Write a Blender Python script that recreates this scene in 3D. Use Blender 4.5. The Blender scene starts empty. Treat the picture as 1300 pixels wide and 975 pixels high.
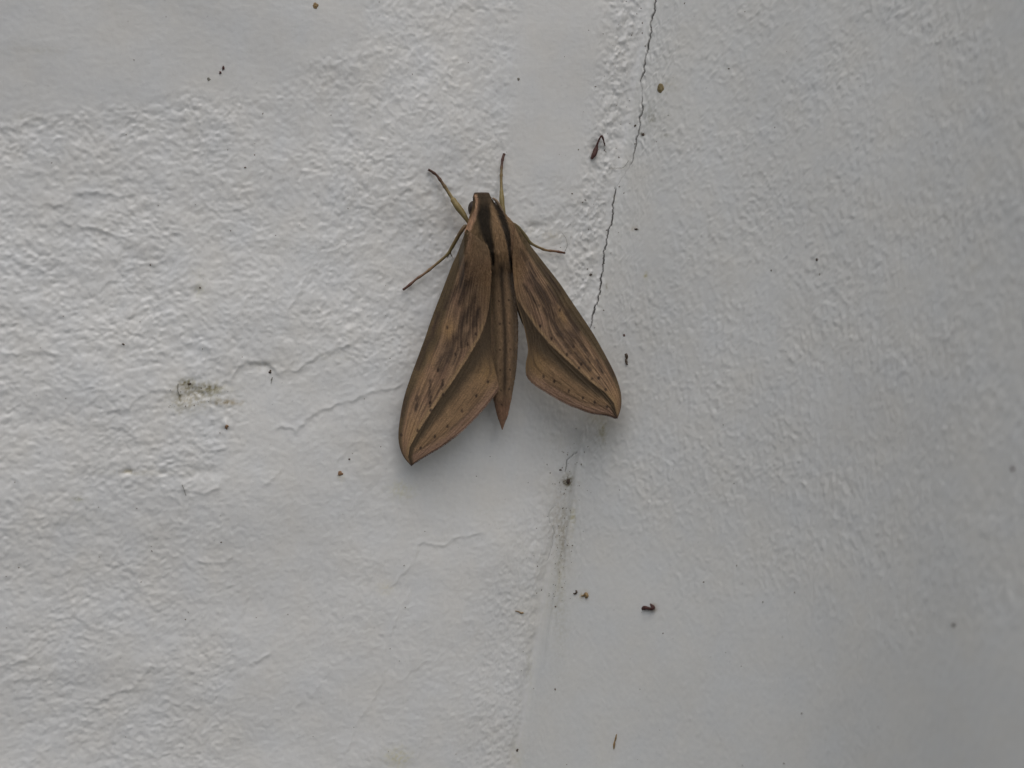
import bpy, math, random
import numpy as np
from mathutils import Matrix, Vector

random.seed(7)
rng = np.random.default_rng(7)
sc = bpy.context.scene
R = math.radians

# ------------------------------------------------------------------ camera
# everything below is laid out in millimetres; MM turns it into metres
MM = 0.001
D = 205.0                                   # lens to the corner of the walls
FPX = 1569.0                                # focal length in photograph pixels (1300 x 975)
ROLL = R(10.0)
CR = np.array([math.cos(ROLL), 0, math.sin(ROLL)])
CU = np.array([-math.sin(ROLL), 0, math.cos(ROLL)])
CF = np.array([0.0, 1.0, 0.0])
CAM = -CF * D - CR * (90.0 / FPX * D)
cam_d = bpy.data.cameras.new('camera')
cam = bpy.data.objects.new('camera', cam_d)
sc.collection.objects.link(cam)
cam.matrix_world = Matrix(((CR[0], CU[0], -CF[0], CAM[0] * MM), (CR[1], CU[1], -CF[1], CAM[1] * MM),
                           (CR[2], CU[2], -CF[2], CAM[2] * MM), (0, 0, 0, 1)))
cam_d.sensor_width = 36.0
cam_d.lens = 36.0 * FPX / 1300.0
cam_d.clip_start = 0.005
cam_d.clip_end = 50.0
cam_d.dof.use_dof = True
cam_d.dof.focus_distance = (D - 9.0) * MM
cam_d.dof.aperture_fstop = 24.0
sc.camera = cam

# ------------------------------------------------------------------ daylight
SUN = Vector((0.03, -0.46, 0.84)).normalized()
w = bpy.data.worlds.new('World')
sc.world = w
w.use_nodes = True
nt = w.node_tree
bg = nt.nodes['Background']
sky = nt.nodes.new('ShaderNodeTexSky')
sky.sky_type = 'NISHITA'
sky.sun_disc = False
sky.sun_elevation = math.asin(SUN.z)
sky.sun_rotation = math.atan2(SUN.x, SUN.y)
sky.air_density = 1.0
sky.dust_density = 3.0
sky.ozone_density = 1.0
nt.links.new(sky.outputs[0], bg.inputs[0])
bg.inputs[1].default_value = 0.05
sd = bpy.data.lights.new('sun', 'SUN')
sd.energy = 1.5
sd.angle = R(80)
sd.color = (1.0, 0.975, 0.935)
so = bpy.data.objects.new('sun', sd)
so.rotation_euler = SUN.to_track_quat('Z', 'Y').to_euler()
so.location = SUN * 2
sc.collection.objects.link(so)
sc.cycles.use_denoising = True
vs = sc.view_settings
vs.view_transform = 'Standard'
vs.look = 'None'
vs.exposure = 0.53
vs.gamma = 1.0
vs.use_curve_mapping = False

# ------------------------------------------------------------------ noise
_perm = np.random.default_rng(3).permutation(4096).astype(np.int64)
_ang = np.random.default_rng(4).random(4096) * 2 * np.pi
_gx, _gy = np.cos(_ang), np.sin(_ang)


def perlin(x, y, seed=0):
    x = np.asarray(x, float) + seed * 17.31
    y = np.asarray(y, float) + seed * 9.77
    xi = np.floor(x).astype(np.int64); yi = np.floor(y).astype(np.int64)
    xf = x - xi; yf = y - yi
    u = xf * xf * xf * (xf * (xf * 6 - 15) + 10); v = yf * yf * yf * (yf * (yf * 6 - 15) + 10)

    def g(ix, iy, dx, dy):
        h = _perm[(_perm[ix & 4095] + iy) & 4095]
        return _gx[h] * dx + _gy[h] * dy
    a = g(xi, yi, xf, yf); b = g(xi + 1, yi, xf - 1, yf)
    c = g(xi, yi + 1, xf, yf - 1); d = g(xi + 1, yi + 1, xf - 1, yf - 1)
    return 1.5 * ((a + (b - a) * u) + ((c + (d - c) * u) - (a + (b - a) * u)) * v)


def fbm(x, y, octv=3, seed=0, gain=0.5):
    r = 0; amp = 1.0
    for i in range(octv):
        r = r + amp * perlin(x * 2.03 ** i, y * 2.03 ** i, seed + i * 5)
        amp *= gain
    return r


def dabs(x, y, seed=0, dens=1.0):
    """lumps and pits: one soft blob of random size and sign in every cell of a jittered grid"""
    xi = np.floor(x).astype(np.int64); yi = np.floor(y).astype(np.int64)
    r = np.zeros(np.shape(x))
    for dx in (-1, 0, 1):
        for dy in (-1, 0, 1):
            cx, cy = xi + dx, yi + dy
            h = _perm[(_perm[(cx + seed * 131) & 4095] + cy) & 4095]
            h2 = _perm[(h + 977 + seed) & 4095]; h3 = _perm[(h2 + 311) & 4095]; h4 = _perm[(h3 + 53) & 4095]
            px = cx + h / 4096.0; py = cy + h2 / 4096.0
            rad = 0.26 + 0.40 * (h4 / 4096.0)
            amp = (h3 / 4096.0 - 0.40) * 1.7
            e = ((x - px) ** 2 + (y - py) ** 2) / rad ** 2
            r += amp * np.exp(-e * 1.3)
    return r


def sst(x, a, b):
    t = np.clip((x - a) / (b - a), 0, 1)
    return t * t * (3 - 2 * t)


def poly_dist(u, v, pts, signed=False):
    """distance to a polyline, fraction along it, and the side"""
    u = np.asarray(u, float); v = np.asarray(v, float)
    best = np.full(u.shape, 1e9); fr = np.zeros(u.shape); sg = np.ones(u.shape)
    L = [0.0]
    for (a, b), (c, d) in zip(pts, pts[1:]):
        L.append(L[-1] + math.hypot(c - a, d - b))
    for i, ((a, b), (c, d)) in enumerate(zip(pts, pts[1:])):
        dx, dy = c - a, d - b
        l2 = dx * dx + dy * dy + 1e-9
        t = np.clip(((u - a) * dx + (v - b) * dy) / l2, 0, 1)
        e = np.hypot(u - a - t * dx, v - b - t * dy)
        m = e < best
        best = np.where(m, e, best)
        fr = np.where(m, (L[i] + t * math.sqrt(l2)) / L[-1], fr)
        sg = np.where(m, np.sign(dx * (v - b) - dy * (u - a)), sg)
    return (best, fr, sg) if signed else (best, fr)


def spline(pts, n):
    """Catmull-Rom through pts, n samples even in arc length"""
    p = np.array(pts, float)
    q = np.vstack([2 * p[0] - p[1], p, 2 * p[-1] - p[-2]])
    out = []
    for i in range(len(p) - 1):
        a, b, c, d = q[i:i + 4]
        for t in np.linspace(0, 1, 24, endpoint=False):
            out.append(0.5 * (2 * b + (c - a) * t + (2 * a - 5 * b + 4 * c - d) * t * t + (3 * b - a - 3 * c + d) * t ** 3))
    out.append(p[-1])
    out = np.array(out)
    s = np.concatenate([[0], np.cumsum(np.linalg.norm(np.diff(out, axis=0), axis=1))])
    si = np.linspace(0, s[-1], n)
    return np.stack([np.interp(si, s, out[:, k]) for k in range(out.shape[1])], 1)


# ------------------------------------------------------------------ the walls: one plan curve, bent at the inside corner
YAW_L, YAW_R0, YAW_R1 = 18.0, -42.0, -90.0
_S = np.arange(-600, 600.01, 0.1)
_bend = sst(_S, -1.8, 1.8)
_alpha = np.radians(YAW_L + (YAW_R0 - YAW_L) * _bend + (YAW_R1 - YAW_R0) * sst(_S, 4, 96))  # right wall's extra curve is invented, so it darkens towards its far edge
_X = np.concatenate([[0], np.cumsum(np.cos(_alpha[:-1]) * 0.1)]); _Y = np.concatenate([[0], np.cumsum(np.sin(_alpha[:-1]) * 0.1)])
_i0 = np.argmin(abs(_S)); _X -= _X[_i0]; _Y -= _Y[_i0]
NL = np.array([math.sin(R(YAW_L)), -math.cos(R(YAW_L)), 0.0])      # outward normal of the flat left wall


def plan(s):
    x = np.interp(s, _S, _X); y = np.interp(s, _S, _Y); a = np.interp(s, _S, _alpha)
    return x, y, np.sin(a), -np.cos(a)


def to_px(x, y, z):
    dx, dy, dz = x - CAM[0], y - CAM[1], z - CAM[2]
    dep = np.maximum(dy, 5.0)
    xc = dx * CR[0] + dz * CR[2]; yc = dx * CU[0] + dz * CU[2]
    return 650 + FPX * xc / dep, 487.5 - FPX * yc / dep


def ray(u, v):
    u = np.asarray(u, float); v = np.asarray(v, float)
    return CF + CR * ((u - 650) / FPX)[..., None] + CU * ((487.5 - v) / FPX)[..., None]


_tab = np.arange(-200, 140, 0.1)
_tx, _ty, _, _ = plan(_tab)
_tang = np.arctan2(_tx - CAM[0], _ty - CAM[1])
_mono = np.concatenate([[True], np.diff(np.maximum.accumulate(_tang)) > 0])


def px_to_wall(u, v):
    """photograph pixel -> (s along the plan, t up the wall), before the relief"""
    d = ray(u, v)
    an = np.arctan2(d[..., 0], d[..., 1])
    s = np.interp(an, _tang[_mono], _tab[_mono])
    x, y, _, _ = plan(s)
    k = (y - CAM[1]) / d[..., 1]
    return s, CAM[2] + k * d[..., 2]


# ------------------------------------------------------------------ relief of the painted plaster (millimetres)
CRACKS = [
    ([(833, -10), (831, 13), (826, 27), (827, 40), (824, 57), (821, 70), (818, 83), (819, 90), (815, 97), (812, 105)], 0.75),
    ([(815, 122), (815, 143), (812, 152), (812, 165), (808, 177), (806, 188), (804.5, 196), (802, 210)], 0.75),
    ([(782, 236), (778, 262), (777, 280), (772, 294), (770.5, 306), (767, 320), (766.5, 336), (763.5, 348), (762, 366), (759, 380), (755, 394), (751.5, 405), (750, 420)], 0.62),
    ([(813, 103), (815, 112), (815, 124)], 0.17),
    ([(803, 206), (796, 217), (788, 228), (782, 240)], 0.13),
    ([(733.5, 574), (728, 577), (720.5, 584), (719, 592), (717, 600)], 0.36),
    ([(706, 640), (697, 648), (695, 660), (703, 672), (701, 690), (693, 715)], 0.16),
]
RIDGES = [  # polyline, height mm, half width px, step (+: the upper-left side stands proud)
    ([(267, 492), (293, 482), (303, 466), (315, 459), (343, 460), (352, 474), (378, 470), (393, 458), (412, 448), (430, 442), (455, 432)], .16, 3.4, .22),
    ([(340, 545), (361, 542), (377, 547), (386, 535), (398, 524), (416, 518), (430, 512), (452, 506), (470, 498), (498, 492), (520, 484)], .12, 3.0, .18),
    ([(133, 523), (163, 518), (180, 502), (200, 494), (238, 500)], .12, 3.4, .15),
    ([(228, 617), (240, 624), (262, 625), (276, 619), (281, 604)], .12, 3.0, .12),
    ([(-4, 447), (23, 450), (52, 447), (80, 452)], .12, 3.4, .12),
    ([(52, 258), (84, 262), (93, 247), (110, 243), (150, 249), (180, 246)], .16, 4.0, .18),
    ([(77, 283), (105, 287), (127, 291), (160, 304), (183, 313)], .16, 4.0, .18),
    ([(-4, 163), (25, 162), (45, 152), (63, 150)], .15, 4.0, .15),
    ([(487, 750), (500, 741), (513, 727), (524, 716), (530, 693), (536, 687), (552, 692), (566, 692), (575, 684), (588, 680), (602, 680), (620, 673)], .12, 2.4, .16),
    ([(433, 967), (446, 945), (452, 920), (470, 895), (487, 862), (488, 838), (490, 815), (502, 790), (516, 765), (524, 735)], .10, 2.6, .10),
    ([(120, 733), (122, 716), (130, 700)], .12, 3.0, .10),
    ([(138, 730), (145, 712), (150, 693)], .12, 3.0, .10),
    ([(118, 900), (147, 884), (170, 880), (180, 862), (192, 850), (207, 854)], .13, 3.0, .12),
    ([(250, 713), (262, 716), (283, 717), (296, 708)], .12, 3.0, .10),
    ([(306, 786), (312, 770), (315, 750)], .10, 3.0, .10),
    ([(316, 848), (332, 838), (347, 831)], .12, 3.0, .10),
    ([(200, 905), (209, 893), (225, 900), (260, 904)], .12, 3.0, .10),
    ([(262, 575), (285, 570), (290, 556), (283, 544)], .10, 3.0, .10),
    ([(330, 620), (348, 606), (360, 592)], .08, 2.4, .08),
    ([(425, 590), (440, 572), (448, 556)], .10, 2.6, .08),
    ([(-4, 852), (20, 846), (45, 838)], .12, 3.5, .12),
    ([(14, 870), (44, 866), (70, 858)], .10, 3.0, .12),
    ([(366, 905), (392, 890), (410, 868), (408, 900)], .08, 3.0, .08),
    ([(505, 868), (530, 845), (566, 825)], .06, 2.0, .06),
    ([(236, 340), (232, 362), (245, 380), (252, 352)], .10, 3.5, .0),
    ([(362, 400), (380, 372), (388, 350), (402, 330)], .10, 4.0, .10),
    ([(470, 318), (500, 300), (515, 276)], .05, 4.0, .05),
]


def height(s, t):
    """relief above the plan curve, and the pixel position used for the laying out"""
    x, y, nx, ny = plan(s)
    u, v = to_px(x, y, t)
    h = np.zeros(np.shape(s))
    left = s < 0
    near = (np.abs(t) < 130) & (s > -150) & (s < 130)
    # ---- left wall -----------------------------------------------------------
    wl = sst(s, 2.0, -1.5)
    smooth = np.zeros(np.shape(s))
    edge = 148 - 0.10 * u - 50 * sst(u, 300, 470) + 10 * perlin(u / 40, v / 40, 2)
    smooth = np.maximum(smooth, sst(v - edge, 22, -18) * sst(u, 520, 420))
    us = u + 0.06 * (v - 100)
    smooth = np.maximum(smooth, sst(us, 640, 664) * sst(us, 770, 735) * sst(v, 262, 205))
    smooth = np.maximum(smooth, 0.92 * sst(u + 12 * perlin(u / 30, v / 30, 8), 485, 530) * sst(v + 10 * perlin(u / 25, v / 25, 9), 520, 570) * sst(v, 690, 640))
    smooth = np.maximum(smooth, 0.62 * sst(u, 500, 560) * sst(v, 640, 700))
    smooth = np.maximum(smooth, 0.55 * sst(u + 20 * perlin(u / 60, v / 60, 12), 240, 330) * sst(v, 455, 500))
    smooth = np.maximum(smooth, 0.22 * sst(v, 560, 640))
    rough = np.clip(1 - smooth, 0, 1)
    rough = rough * (0.85 + 0.38 * perlin(u / 90, v / 90, 31) + 0.22 * perlin(u / 35, v / 35, 32))
    rough = np.clip(rough, 0.04, 1.3)
    ca, sa = math.cos(R(17)), math.sin(R(17))
    wx = s + 0.30 * perlin(s / 1.1, t / 1.1, 41) + 0.8 * perlin(s / 7, t / 7, 43)
    wy = t + 0.30 * perlin(s / 1.1, t / 1.1, 42) + 0.8 * perlin(s / 7, t / 7, 44)
    p = wx * ca + wy * sa; q = -wx * sa + wy * ca
    drag = sst(u, 470, 250)                                     # the left part is dragged sideways, the middle is dabbed
    n1 = 0.72 * dabs(p / 1.05, q / 0.84, 51) + 0.95 * dabs(p / .56, q / .50, 52) + 0.32 * fbm(p / 4.2, q / 2.2, 2, 55)
    n2 = 0.70 * dabs(wx / 1.1, wy / 1.0, 61) + 0.85 * dabs(wx / .56, wy / .53, 62) + 0.28 * fbm(s / 3.4, t / 3.0, 2, 65)
    n = n1 * drag + n2 * (1 - drag)
    n = np.where(n > 0, np.tanh(n * 1.0), n * 1.05)               # brushed-down tops
    hl = rough * 0.158 * n
    hl = hl + 0.6 * perlin(s / 26, t / 22, 71) + 0.11 * fbm(s / 9, t / 7, 2, 72) * (1 - 0.6 * smooth)
    hl = hl + 0.012 * fbm(p / 1.4, q / 0.6, 2, 75) + 0.010 * fbm(s / .7, t / .7, 2, 76)
    for pts, a, hw, st in RIDGES:
        pa = np.array(pts)
        m = near & (u > pa[:, 0].min() - 34) & (u < pa[:, 0].max() + 34) & (v > pa[:, 1].min() - 34) & (v < pa[:, 1].max() + 34) & left
        if not m.any():
            continue
        uu = u[m] + 2.5 * perlin(u[m] / 9, v[m] / 9, 21); vv = v[m] + 2.5 * perlin(u[m] / 9, v[m] / 9, 22)
        d, f, sg = poly_dist(uu, vv, pts, True)
        ends = sst(f, 0, .1) * sst(f, 1, .9)
        mod = 0.7 + 0.6 * perlin(u[m] / 14, v[m] / 14, 23)
        r = .75 * a * np.exp(-(d / hw) ** 2) * ends * mod - .65 * st * ends * mod * np.where(sg > 0, 1 - 0.5 * np.exp(-d / 1.5) * 0, 0) * np.exp(-(d / 15.0) ** 2) * sst(d, 0, 2.5)
        hl[m] += r
    # hollow chipped round the grey stain, pit with a stone, shallow scoop
    for cu, cv, ru, rv, dep in ((243, 499, 16, 14, .3), (334, 464, 17, 7, .28), (286, 538, 5, 6, -.35), (757, 190, 9, 12, .35), (680, 288, 12, 7, .3), (163, 599, 8, 4, .25), (208, 599, 7, 4, .2), (250, 372, 8, 7, .2), (262, 600, 25, 9, .18)):
        e = ((u - cu) / ru) ** 2 + ((v - cv) / rv) ** 2
        hl = hl - dep * np.exp(-e * 1.2) * near * left
    # ragged plaster squeezed into the corner
    rag = sst(u + 0.18 * (v - 100), 745, 790) * sst(v, 560, 430) + 0.25 * sst(s, -9, -3)
    hl = hl + np.clip(rag, 0, 1) * sst(s, 0, -3) * (0.20 * dabs(s / 1.2, t / 1.0, 81) + 0.17 * dabs(s / .6, t / .55, 83) + .08 * fbm(s / 2, t / 2, 2, 82))
    hl = hl + 0.3 * sst(v, 520, 640) * np.exp(-((s + 3.2 + 1.2 * perlin(t / 9, t * 0, 85)) / 2.2) ** 2) * (0.8 + 0.25 * perlin(t / 9, s / 6, 84))
    sj = s + 0.9 * perlin(t / 7, s * 0, 87) + 0.5 * perlin(t / 2.2, s / 4, 88) + 0.3 * perlin(t / .9, s / .9, 89)
    step = sst(sj, 0.3, -2.2 - 1.2 * perlin(t / 11, s * 0, 90)) * sst(s, -20, -5) * sst(v, 585, 720) * sst(s, 0, -.5)
    hl = hl + step * (0.40 + 0.10 * perlin(t / 9, s / 4, 86) + .07 * dabs(s / .8, t / .7, 87) + .06 * dabs(s / .5, t / .45, 91))
    # ---- right wall: fine vertical stipple of the roller ----------------------
    wr = 1 - wl
    rs = 0.55 + 0.45 * perlin(u / 80, v / 80, 91)
    rs = rs * (1 - 0.8 * sst(v + 0.28 * (u - 900) * -1 + 25 * perlin(u / 60, v / 60, 92), 640, 800)) + 0.06
    rs = rs * (0.75 + 0.25 * sst(u, 760, 900))
    k = 1.0
    sw = s + 0.35 * perlin(s / 1.3, t / 1.6, 98) + 0.9 * perlin(s / 6, t / 9, 96); tw = t + 0.5 * perlin(s / 1.3, t / 1.6, 99) + 0.25 * s
    g1 = 0.75 * dabs(sw / 0.72, tw / 1.05, 101) + 0.8 * dabs(sw / .46, tw / .62, 102)
    g2 = fbm(sw / 2.2, tw / 3.4, 2, 103)
    hr = np.clip(rs, 0.05, 1.2) * (0.18 * g1 + 0.04 * g2) + 0.35 * perlin(s / 24, t / 30, 104) * sst(s, 2, 20)
    hr = hr + 0.010 * fbm(s / .5, t / .9, 2, 107)
    hr = hr + 0.55 * sst(v, 500, 640) * sst(v, 900, 700) * np.exp(-((s - 2.2) / 1.0) ** 2) * (0.6 + .6 * perlin(t / 7, s, 105))
    hl = hl + 6.3 * sst(t - 0.35 * (s + 60), 15, 85) * sst(s, -25, -80)      # made-up outward lean, put in to shade the top left
    hl = hl - 3.6 * sst(-t, 10, 85) * sst(s, -15, -75)                           # made-up setback that dims the lower left
    hr = hr - 6.0 * sst(-t, 5, 85) * sst(s, 20, 85)                              # made-up setback, turns the lower right away from the light
    h = hl * wl + hr * wr
    # ---- the cracks that run down the corner -----------------------------------
    cm = near & (s > -14) & (s < 14)
    crack = np.zeros(np.shape(s))
    if np.any(cm):
        uu, vv = u[cm], v[cm]
        cd = np.zeros(uu.shape); ld = np.zeros(uu.shape)
        for pts, hw in CRACKS:
            j = 1.3 * perlin(vv / 5.5, uu * 0 + 3, 111) + 0.8 * perlin(vv / 2.3, uu * 0 + 3, 112)
            d, f = poly_dist(uu + j, vv, pts)
            wd = 0.8 * hw * (0.55 + 1.15 * np.clip(perlin(vv / 13, uu * 0, 113) + .45, 0, 1.3)) * sst(f, 0, .08) * sst(f, 1, .93)
            ld = np.maximum(ld, .14 * np.exp(-(d / 3.2) ** 2) * np.clip(.4 + perlin(uu / 5, vv / 7, 114), 0, 1) * (hw > .5) * sst(f, 0, .08) * sst(f, 1, .93))
            cd = np.maximum(cd, sst(d, wd + 0.5, wd * 0.5) * (wd > 0.05) * min(1, hw / .55))
        crack[cm] = cd
        lip = np.zeros(np.shape(s)); lip[cm] = ld
        h = h - 0.42 * crack + lip
    far = np.maximum(np.abs(t) - 95, 0) + np.maximum(-s - 110, 0) + np.maximum(s - 108, 0)
    h = h * np.exp(-far / 25.0)
    return h, u, v, crack


def wall_point(s, t, lift=0.0):
    s = np.asarray(s, float); t = np.asarray(t, float)
    h, _, _, _ = height(np.atleast_1d(s), np.atleast_1d(t))
    h = h.reshape(s.shape) + lift
    x, y, nx, ny = plan(s)
    return np.stack([x + nx * h, y + ny * h, t], -1)


def lin(c):
    c = np.asarray(c, float) / 255.0
    return np.where(c <= 0.04045, c / 12.92, ((c + 0.055) / 1.055) ** 2.4)


STAINS_AND_TONES = [  # centre u v, radii, strength, colour multiplier: dirt in the paint, and darker patches in hollows and below the wings
    (243, 502, 19, 14, .75, (.71, .67, .58)), (236, 488, 7, 4, .7, (.5, .46, .37)), (268, 493, 9, 6, .5, (.64, .60, .5)), (290, 512, 14, 2.6, .5, (.6, .54, .43)), (228, 505, 3, 10, .4, (.6, .57, .48)), (250, 505, 40, 16, .18, (.80, .78, .68)), (266, 493, 24, 5, .45, (.74, .71, .58)), (226, 512, 8, 12, .3, (.72, .70, .6)), (180, 600, 50, 4, .22, (.78, .75, .66)), (420, 452, 30, 6, .16, (.8, .78, .7)), (705, 300, 30, 18, .12, (.84, .82, .76)), (712, 780, 10, 60, .2, (.82, .8, .72)), (735, 560, 40, 14, .16, (.84, .82, .74)), (836, 140, 18, 30, .16, (.82, .81, .76)), (600, 640, 60, 25, .06, (.88, .86, .76)), (95, 660, 40, 10, .12, (.84, .82, .74)), (238, 486, 8, 5, .6, (.66, .63, .45)), (268, 496, 12, 8, .45, (.74, .72, .58)),
    (285, 510, 16, 3, .5, (.70, .62, .48)), (333, 463, 17, 6, .30, (.80, .78, .72)), (163, 599, 8, 3, .5, (.72, .66, .52)),
    (252, 368, 6, 8, .35, (.76, .74, .60)), (250, 350, 10, 10, .2, (.82, .80, .72)), (510, 622, 14, 10, .35, (.92, .89, .70)),
    (505, 962, 16, 12, .40, (.90, .86, .64)), (490, 747, 8, 7, .3, (.94, .90, .74)), (721, 611, 5, 5, .9, (.34, .30, .22)),
    (721, 611, 10, 10, .45, (.66, .63, .55)), (712, 660, 16, 36, .48, (.76, .73, .67)), (716, 690, 7, 30, .30, (.70, .65, .56)),
    (728, 655, 3, 10, .5, (.76, .72, .52)), (765, 548, 5, 12, .45, (.70, .66, .48)), (760, 530, 14, 8, .25, (.84, .80, .64)),
    (712, 735, 5, 30, .35, (.80, .78, .70)), (672, 850, 5, 30, .25, (.84, .83, .74)), (655, 960, 8, 20, .25, (.86, .83, .72)),
    (823, 146, 6, 16, .35, (.70, .70, .66)), (829, 150, 5, 5, .4, (.55, .54, .48)), (816, 170, 3, 4, .6, (.42, .40, .34)),
    (845, 172, 6, 2.5, .45, (.6, .6, .55)), (850, 108, 12, 10, .2, (.84, .81, .72)), (757, 190, 10, 14, .3, (.74, .73, .68)),
    (820, 350, 2, 4, .55, (.66, .60, .36)), (770, 363, 2, 4, .5, (.6, .58, .52)), (780, 250, 3, 8, .3, (.78, .74, .66)),
    (680, 290, 12, 8, .3, (.80, .79, .74)), (48, 68, 34, 5, .22, (.80, .78, .72)), (40, 150, 24, 6, .2, (.80, .78, .72)),
    (85, 228, 50, 10, .10, (.86, .85, .80)), (100, 634, 8, 3, .45, (.6, .6, .5)), (700, 300, 10, 5, .25, (.92, .86, .72)),
    (753, 349, 5, 2, .45, (.62, .62, .54)), (765, 320, 7, 9, .2, (.82, .82, .76)), (1237, 340, 8, 8, .2, (.92, .88, .78)),
    (830, 771, 4, 4, .6, (.62, .54, .44)), (740, 756, 7, 5, .4, (.80, .72, .56)), (700, 770, 12, 10, .15, (.84, .82, .74)),
    (805, 290, 6, 2.5, .35, (.66, .58, .46)), (433, 606, 4, 4, .3, (.90, .84, .62)), (670, 745, 30, 60, .12, (.92, .91, .84)),
]


def wall_colour(s, t, u, v, crack):
    col = np.ones(np.shape(s) + (3,)) * np.array((0.742, 0.738, 0.720))
    col *= (1 + 0.022 * fbm(u / 70, v / 70, 3, 131) + 0.014 * perlin(u / 11, v / 8, 133))[..., None]
    warm = 0.013 * fbm(u / 55, v / 75, 3, 135)
    col[..., 0] *= 1 + warm; col[..., 2] *= 1 - warm * 1.6
    col *= np.where((s > 0)[..., None], np.array((0.985, 0.985, 0.97)), 1.0)          # right wall tinted slightly darker and yellower
    for cu, cv, ru, rv, k, c in STAINS_AND_TONES:
        m = (abs(u - cu) < 4 * ru + 8) & (abs(v - cv) < 4 * rv + 8)
        if not m.any():
            continue
        uu, vv = u[m], v[m]
        e = ((uu - cu) / ru) ** 2 + ((vv - cv) / rv) ** 2
        g = k * np.exp(-e * (1.0 + 0.5 * perlin(uu / 6, vv / 6, 137))) * np.clip(0.9 + 1.1 * fbm(uu / 4.2, vv / 4.2, 3, 139, .65), 0, 1.9)
        g = np.clip(g * 1.45, 0, 0.97)[..., None]
        col[m] *= 1 - g * (1 - np.array(c))
    # fine grime freckles caught by the rough plaster
    fr = np.maximum(perlin(u / 2.6, v / 2.6, 141) - 0.72, 0) * 1.1 * np.clip(0.5 + perlin(u / 60, v / 60, 142), 0, 1)
    col *= (1 - np.clip(fr, 0, .35))[..., None]
    c = crack[..., None]
    return col * (1 - c) + np.array((0.05, 0.045, 0.04)) * c


# ------------------------------------------------------------------ mesh and material helpers
def mesh_from(name, verts, faces, cols=None, mat=None, parent=None, smooth=True, origin=None, quads=True):
    me = bpy.data.meshes.new(name)
    verts = np.asarray(verts, float) * MM
    if origin is not None:
        verts = verts - np.asarray(origin) * MM
    if isinstance(faces, np.ndarray):
        nf, k = faces.shape
        me.vertices.add(len(verts)); me.vertices.foreach_set('co', verts.astype(np.float32).ravel())
        me.loops.add(nf * k); me.loops.foreach_set('vertex_index', faces.astype(np.int32).ravel())
        me.polygons.add(nf)
        me.polygons.foreach_set('loop_start', np.arange(0, nf * k, k, dtype=np.int32))
        me.update(calc_edges=True)
    else:
        me.from_pydata([tuple(p) for p in verts], [], faces)
    me.polygons.foreach_set('use_smooth', np.full(len(me.polygons), smooth))
    if cols is not None:
        at = me.color_attributes.new('colour', 'FLOAT_COLOR', 'POINT')
        c4 = np.ones((len(verts), 4), np.float32); c4[:, :3] = cols
        at.data.foreach_set('color', c4.ravel())
    me.update()
    me.validate()
    if mat:
        me.materials.append(mat)
    o = bpy.data.objects.new(name, me)
    sc.collection.objects.link(o)
    if origin is not None and parent is None:
        o.location = [float(q) * MM for q in origin]
    if parent is not None:
        o.parent = parent
    return o


def grid_faces(ni, nj, off=0, flip=False):
    i, j = np.meshgrid(np.arange(ni - 1), np.arange(nj - 1), indexing='ij')
    a = (i * nj + j).ravel() + off
    f = np.stack([a, a + nj, a + nj + 1, a + 1], 1)
    return f[:, ::-1] if flip else f


def material(name, rough=0.6, spec=0.4, bump=0.2, scale=2500.0, var=0.08, sheen=0.0, attr=True, colour=(.5, .5, .5), stretch=(1, 1, 1), dist=0.00003, coat=0.0):
    m = bpy.data.materials.new(name)
    m.use_nodes = True
    t = m.node_tree; n = t.nodes; b = n['Principled BSDF']
    tc = n.new('ShaderNodeTexCoord'); mp = n.new('ShaderNodeMapping'); mp.inputs['Scale'].default_value = stretch
    t.links.new(tc.outputs['Object'], mp.inputs['Vector'])
    nz = n.new('ShaderNodeTexNoise'); nz.inputs['Scale'].default_value = scale; nz.inputs['Detail'].default_value = 4
    t.links.new(mp.outputs[0], nz.inputs['Vector'])
    rmp = n.new('ShaderNodeMapRange'); rmp.inputs['To Min'].default_value = 1 - var; rmp.inputs['To Max'].default_value = 1 + var
    rmp.inputs['From Min'].default_value = .25; rmp.inputs['From Max'].default_value = .75
    t.links.new(nz.outputs[0], rmp.inputs[0])
    mx = n.new('ShaderNodeVectorMath'); mx.operation = 'SCALE'
    if attr:
        a = n.new('ShaderNodeVertexColor'); a.layer_name = 'colour'
        t.links.new(a.outputs[0], mx.inputs[0])
    else:
        mx.inputs[0].default_value = colour
    t.links.new(rmp.outputs[0], mx.inputs['Scale'])
    t.links.new(mx.outputs[0], b.inputs['Base Color'])
    bp = n.new('ShaderNodeBump'); bp.inputs['Strength'].default_value = bump; bp.inputs['Distance'].default_value = dist
    t.links.new(nz.outputs[0], bp.inputs['Height']); t.links.new(bp.outputs[0], b.inputs['Normal'])
    b.inputs['Roughness'].default_value = rough
    b.inputs['Specular IOR Level'].default_value = spec
    b.inputs['Sheen Weight'].default_value = sheen
    b.inputs['Sheen Roughness'].default_value = 0.5
    b.inputs['Coat Weight'].default_value = coat
    return m


M_wall = material('painted_plaster', 0.36, 0.5, 0.5, 1500, 0.02, dist=0.00004)
M_wing = material('wing_scales', 0.72, 0.25, 0.5, 5200, 0.14, 0.08, dist=0.00004)
M_body = material('body_scales', 0.8, 0.2, 0.7, 3600, 0.16, 0.12, dist=0.00006, stretch=(1.6, 1.6, .45))
M_fur = material('fur_scales', 0.8, 0.2, 0.0, 5000, .08)
M_leg = material('leg_cuticle', 0.5, 0.4, 0.3, 4000, 0.12)
M_eye = material('eye', 0.42, 0.4, 0.3, 9000, 0.12, attr=False, colour=(.036, .022, .015))
M_ant = material('antenna_scales', 0.6, 0.3, 0.3, 6000, 0.1, attr=False, colour=(.30, .215, .145))


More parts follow.
